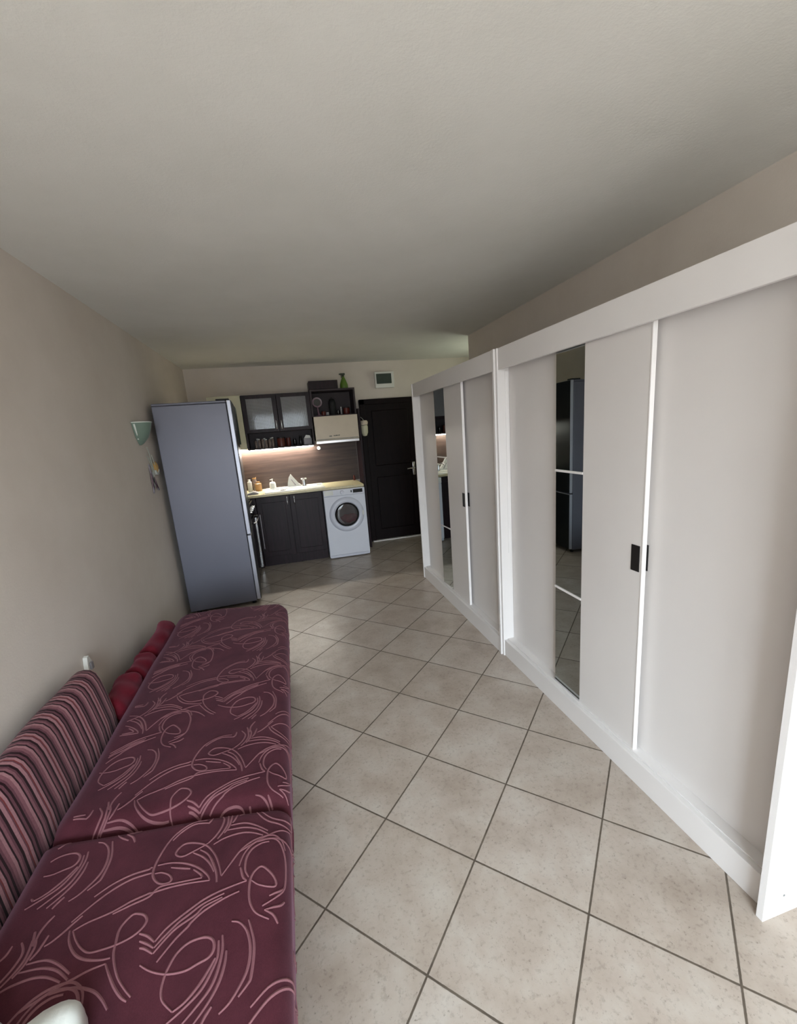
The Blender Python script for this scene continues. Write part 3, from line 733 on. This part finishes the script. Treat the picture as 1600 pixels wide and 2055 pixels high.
def jar(name, x, y, z, r, h, mat, lidm, label, cat, group=None, neck=.6):
    j = thing(name, (x, y, z), label, cat, group)
    obj('body', lathe([(0, 0), (r*.9, 0), (r, .006), (r, h*.78), (r*neck, h*.88), (r*neck, h*.9), (0, h*.9)], (x, y, z), 18), mat, j, smooth=40)
    obj('lid', lathe([(0, h*.9), (r*(neck+.12), h*.9), (r*(neck+.1), h), (0, h)], (x, y, z), 18), lidm, j, smooth=40)
    return j
Z = 1.5525
for i, x in enumerate((.80, .845, .89, .935, .98, 1.02)):
    jar('spice_jar', x, 6.17+.01*(i % 2), Z, .018, .115+.01*(i % 3), 'spice_glass', 'white_plastic' if i % 2 else 'black', 'spice jar with %s lid, %s of the row under the glass doors' % ('white' if i % 2 else 'black', ['leftmost', 'second from the left', 'third from the left', 'third from the right', 'second from the right', 'rightmost'][i]), 'jar', 'spice jars on the open shelf')
for i, x in enumerate((.82, .91, 1.0)):
    jar('spice_jar', x, 6.25, Z, .022, .13, 'grey_box', 'white_plastic', 'pale spice jar at the back of the open shelf, %s of three' % ('leftmost', 'middle', 'rightmost')[i], 'jar', 'pale spice jars at the back')
jar('tea_tin', 1.13, 6.20, Z, .055, .125, 'spice_red', 'black', 'dark red round tin in the middle of the open shelf', 'tin', neck=.9)
jar('tea_tin', 1.225, 6.19, Z, .03, .11, 'spice_red', 'spice_red', 'slim dark red tin beside the bigger tin on the shelf', 'tin', neck=.9)
jar('small_bottle', 1.31, 6.2, Z, .024, .10, 'black_gloss', 'black', 'squat black bottle on the open shelf', 'bottle')
jar('small_bottle', 1.39, 6.2, Z, .02, .13, 'black_gloss', 'black', 'tall black bottle on the open shelf beside the pale carton', 'bottle')
tag(obj('carton', B((1.43, 1.54, 6.15, 6.25, Z, Z+.085), bev=.004), 'grey_box'), 'pale grey carton at the right end of the open shelf', 'box')
tag(obj('cloth', prism([(1.44, Z+.086), (1.53, Z+.086), (1.52, Z+.12), (1.47, Z+.13)], 6.16, 6.24), 'white_plastic'), 'folded white cloth on top of the pale carton', 'cloth')

sh = thing('shelf_cabinet', (1.88, 6.25, 1.9), 'dark open shelf cabinet mounted above the cooker hood', 'wall cabinet')
x0, x1 = 1.576, 2.186
obj('body', B((x0, x0+.025, YU-.02, 6.429, 1.908, 2.262), (x1-.025, x1, YU-.02, 6.429, 1.908, 2.262), (x0+.025, x1-.025, YU-.02, 6.429, 2.238, 2.262), (x0+.025, x1-.025, YU-.02, 6.429, 1.908, 1.920), (x0+.025, x1-.025, 6.415, 6.429, 1.920, 2.238), bev=.0015), 'dark_interior', sh)
hd = thing('cooker_hood', (1.88, 6.2, 1.54), 'cream fronted extractor hood under the dark open shelf', 'hood')
obj('front_panel', B((1.590, 2.186, YU-.045, YU-.0205, 1.585, 1.907), bev=.003), 'cream', hd)
obj('housing', B((1.592, 2.184, YU-.020, 6.37, 1.585, 1.907)), 'dark_interior', hd)
obj('visor', B((1.592, 2.184, YU-.055, 6.1, 1.545, 1.582), bev=.004), 'chrome', hd)
obj('trim_line', B((1.60, 2.176, YU-.0475, YU-.0455, 1.597, 1.604)), 'grey_cloth', hd)
bm = B((1.775, 1.812, YU-.0465, YU-.0455, 1.634, 1.644), (1.835, 1.845, YU-.0465, YU-.0455, 1.637, 1.649), (1.848, 1.862, YU-.0465, YU-.0455, 1.637, 1.647), (1.866, 1.884, YU-.0465, YU-.0455, 1.637, 1.650), (1.888, 1.90, YU-.0465, YU-.0455, 1.638, 1.648), (1.904, 1.918, YU-.0465, YU-.0455, 1.638, 1.65))
obj('lettering', bm, 'smoked', hd)['kind'] = 'stuff'
tag(obj('storage_box', B((1.575, 1.965, 6.08, 6.34, 2.2635, 2.372), bev=.004), 'dark_wood'), 'dark rectangular box on top of the shelf cabinet', 'box')
sb = thing('spray_bottle', (2.06, 6.17, 2.263), 'lime green spray bottle standing on top of the shelf cabinet', 'bottle')
obj('body', lathe([(0, 0), (.052, 0), (.056, .01), (.054, .05), (.038, .10), (.018, .145), (.014, .155), (0, .155)], (2.06, 6.17, 2.263), 24), 'green_plastic', sb, smooth=50)
bm = lathe([(0, .155), (.016, .155), (.016, .175), (0, .175)], (2.06, 6.17, 2.263), 16)
for b in ((2.02, 2.085, 6.158, 6.182, 2.438, 2.462), (2.005, 2.022, 6.162, 6.178, 2.444, 2.458), (2.03, 2.04, 6.164, 6.176, 2.405, 2.438)):
    r = bmesh.ops.create_cube(bm, size=1)
    for v in r['verts']: v.co = Vector((b[0]+(v.co.x+.5)*(b[1]-b[0]), b[2]+(v.co.y+.5)*(b[3]-b[2]), b[4]+(v.co.z+.5)*(b[5]-b[4])))
obj('trigger_head', bm, 'dark_green', sb)


# things on the dark open shelf
ZS = 1.9205
ft = thing('round_mirror', (1.665, 6.16, ZS), 'round mauve framed vanity mirror at the left of the dark open shelf', 'mirror')
obj('frame', lathe([(.048, -.006), (.066, -.008), (.068, .006), (.048, .008)], (1.668, 6.16, 2.10), 28, 'y'), 'pink_plastic', ft, smooth=40)
obj('glass', lathe([(0, -.003), (.0475, -.003), (.0475, .003), (0, .003)], (1.668, 6.16, 2.10), 28, 'y'), 'black_gloss', ft)
obj('stand', tube([(1.668, 6.16, 2.034), (1.672, 6.16, 1.97), (1.68, 6.16, ZS+.012)], lambda u: .008+.008*u, 10), 'pink_plastic', ft, smooth=60)
obj('foot', lathe([(0, 0), (.045, 0), (.04, .012), (0, .012)], (1.68, 6.16, ZS), 20), 'pink_plastic', ft)
bg_ = thing('coffee_pot', (1.87, 6.18, ZS), 'black upright pot in the middle of the dark open shelf', 'pot')
obj('body', lathe([(0, 0), (.035, 0), (.04, .03), (.05, .10), (.048, .17), (.034, .205), (.012, .215), (0, .215)], (1.87, 6.18, ZS), 24), 'rubber', bg_, smooth=50)
obj('knob', lathe([(0, .216), (.01, .216), (.008, .235), (0, .238)], (1.87, 6.18, ZS), 12), 'black', bg_)
jar('small_bottle', 1.74, 6.15, ZS, .03, .06, 'spice_red', 'black', 'low dark red jar beside the round mirror', 'jar', neck=.9)
jar('small_bottle', 1.79, 6.13, ZS, .022, .04, 'grey_box', 'grey_box', 'tiny pale pot in front of the black coffee pot', 'jar', neck=.9)
jar('small_bottle', 1.985, 6.15, ZS, .012, .10, 'grey_box', 'chrome', 'thin pale bottle right of the black coffee pot', 'bottle')
jar('small_bottle', 1.945, 6.17, ZS, .02, .07, 'black_gloss', 'black', 'small black bottle right of the black coffee pot', 'bottle')
jar('small_bottle', 2.06, 6.17, ZS, .045, .09, 'spice_red', 'black', 'dark red round tin at the right end of the dark open shelf', 'tin', neck=.95)

# sink and the bright things on the worktop
ZC = .9765
sk = thing('sink', (1.22, 6.03, ZC), 'white inset sink with drainer set in the worktop', 'sink')
def sink_top():
    """slab with a sunk bowl: the rim runs round, the bowl floor lies below the rim"""
    x = [.84, .90, 1.24, 1.62]; y = [5.79, 5.85, 6.17, 6.36]; zt, zb = ZC+.010, ZC+.0015
    return B((x[0], x[1], y[0], y[3], ZC, zt), (x[2], x[3], y[0], y[3], ZC, zt), (x[1], x[2], y[0], y[1], ZC, zt), (x[1], x[2], y[2], y[3], ZC, zt), (x[1], x[2], y[1], y[2], ZC, zb))
obj('basin', sink_top(), 'enamel', sk)
obj('drain', lathe([(0, 0), (.04, 0), (.045, .004), (.03, .006), (0, .002)], (1.07, 6.0, ZC+.0016), 20), 'chrome', sk)
obj('drainer_ribs', B(*[(1.29+.035*i, 1.302+.035*i, 5.88, 6.14, ZC+.0101, ZC+.014) for i in range(7)], bev=.001), 'enamel', sk)['kind'] = 'stuff'
obj('overflow', B((1.535, 1.60, 6.17, 6.20, ZC+.0101, ZC+.0125), bev=.001), 'rubber', sk)
ZK = ZC+.0101
fc = thing('faucet', (1.365, 6.2, ZK), 'pale squared mixer tap at the right of the sink', 'tap')
bm = lathe([(0, 0), (.030, 0), (.028, .012), (.026, .02), (.026, .09), (0, .09)], (1.365, 6.2, ZK), 20)
tube([(1.365, 6.19, ZK+.085), (1.36, 6.10, ZK+.115), (1.355, 6.0, ZK+.10)], .013, 10, bm)
obj('body', bm, 'chrome', fc, smooth=50)
obj('lever', B((1.325, 1.405, 6.165, 6.225, ZK+.092, ZK+.108), bev=.004), 'enamel', fc)
cn = thing('folded_cloth', (1.2, 6.27, ZK), 'white cloth folded to a tall pointed cone behind the sink', 'cloth')
obj('fold', prism([(1.135, ZK), (1.34, ZK), (1.29, ZK+.04), (1.225, ZK+.13), (1.195, ZK+.175), (1.165, ZK+.13), (1.145, ZK+.06)], 6.25, 6.29), 'white_plastic', cn)
obj('crease', prism([(1.19, ZK+.10), (1.20, ZK+.105), (1.255, ZK+.02), (1.24, ZK+.015)], 6.2455, 6.2495), 'grey_box', cn)
sp = thing('soap_dispenser', (.93, 6.26, ZK), 'white pump soap dispenser at the back left of the sink', 'soap dispenser')
obj('body', lathe([(0, 0), (.042, 0), (.044, .01), (.042, .07), (.032, .09), (.014, .095), (0, .095)], (.935, 6.26, ZK), 22), 'white_plastic', sp, smooth=50)
bm = lathe([(0, .095), (.008, .095), (.007, .125), (.012, .127), (.012, .135), (0, .135)], (.935, 6.26, ZK), 14)
tube([(.935, 6.26, ZK+.107+.022), (.905, 6.25, ZK+.124)], .005, 8, bm, 1); obj('pump', bm, 'white_plastic', sp, smooth=50)
jar('small_bottle', .565, 6.18, ZC, .014, .12, 'white_plastic', 'white_plastic', 'slim white bottle at the left end of the worktop', 'bottle')
jar('small_bottle', .635, 6.22, ZC, .030, .17, 'white_plastic', 'white_plastic', 'taller white bottle at the left end of the worktop', 'bottle', neck=.45)
jar('honey_jar', .745, 6.22, ZC, .045, .13, 'amber', 'amber', 'amber brown jar left of the soap dispenser', 'jar', neck=.5)
jar('honey_jar', .695, 6.32, ZC, .030, .18, 'spice_glass', 'amber', 'brown jar with amber lid behind the amber jar', 'jar', neck=.8)
tag(obj('dish_cloth', prism([(.60, ZC), (.76, ZC), (.75, ZC+.02), (.70, ZC+.035), (.64, ZC+.02)], 5.84, 5.98), 'grey_box'), 'grey dish cloth at the front left of the worktop', 'cloth')
jar('small_jar', 2.10, 6.33, ZC, .016, .075, 'spice_red', 'spice_red', 'small dark red jar at the right end of the worktop', 'jar')
sw = thing('wall_socket', (1.64, 6.39, 1.46), 'small round white socket on the backsplash below the hood', 'socket')
obj('cover_plate', lathe([(0, -.012), (.022, -.012), (.026, 0), (0, 0)], (1.640, 6.4108, 1.485), 24, 'y'), 'white_plastic', sw, smooth=40)

# fuse box
fb = thing('fuse_box', (2.69, 6.38, 2.26), 'white fuse box with smoked window on the wall above the entrance door', 'fuse box')
obj('housing', B((2.545, 2.828, 6.365, 6.429, 2.262, 2.485), bev=.008), 'white_plastic', fb)
obj('window_flap', B((2.565, 2.787, 6.354, 6.3645, 2.318, 2.456), bev=.004), 'smoked', fb)
# cream pouch on the door trim
pc = thing('hanging_lantern', (2.29, 6.15, 1.57), 'small cream hanging pot with a lid beside the hood at the door frame', 'decoration')
obj('bowl', lathe([(0, 0), (.03, .006), (.048, .05), (.052, .13), (.046, .15), (0, .15)], (2.286, 6.15, 1.60), 20), 'cream_green', pc, smooth=50)
obj('cap', lathe([(0, .155), (.05, .155), (.058, .19), (.045, .215), (0, .22)], (2.286, 6.15, 1.60), 20), 'cream', pc, smooth=50)
obj('hook', tube([(2.2255, 6.15, 1.86), (2.25, 6.15, 1.86), (2.286, 6.15, 1.819)], .004, 8), 'chrome', pc)
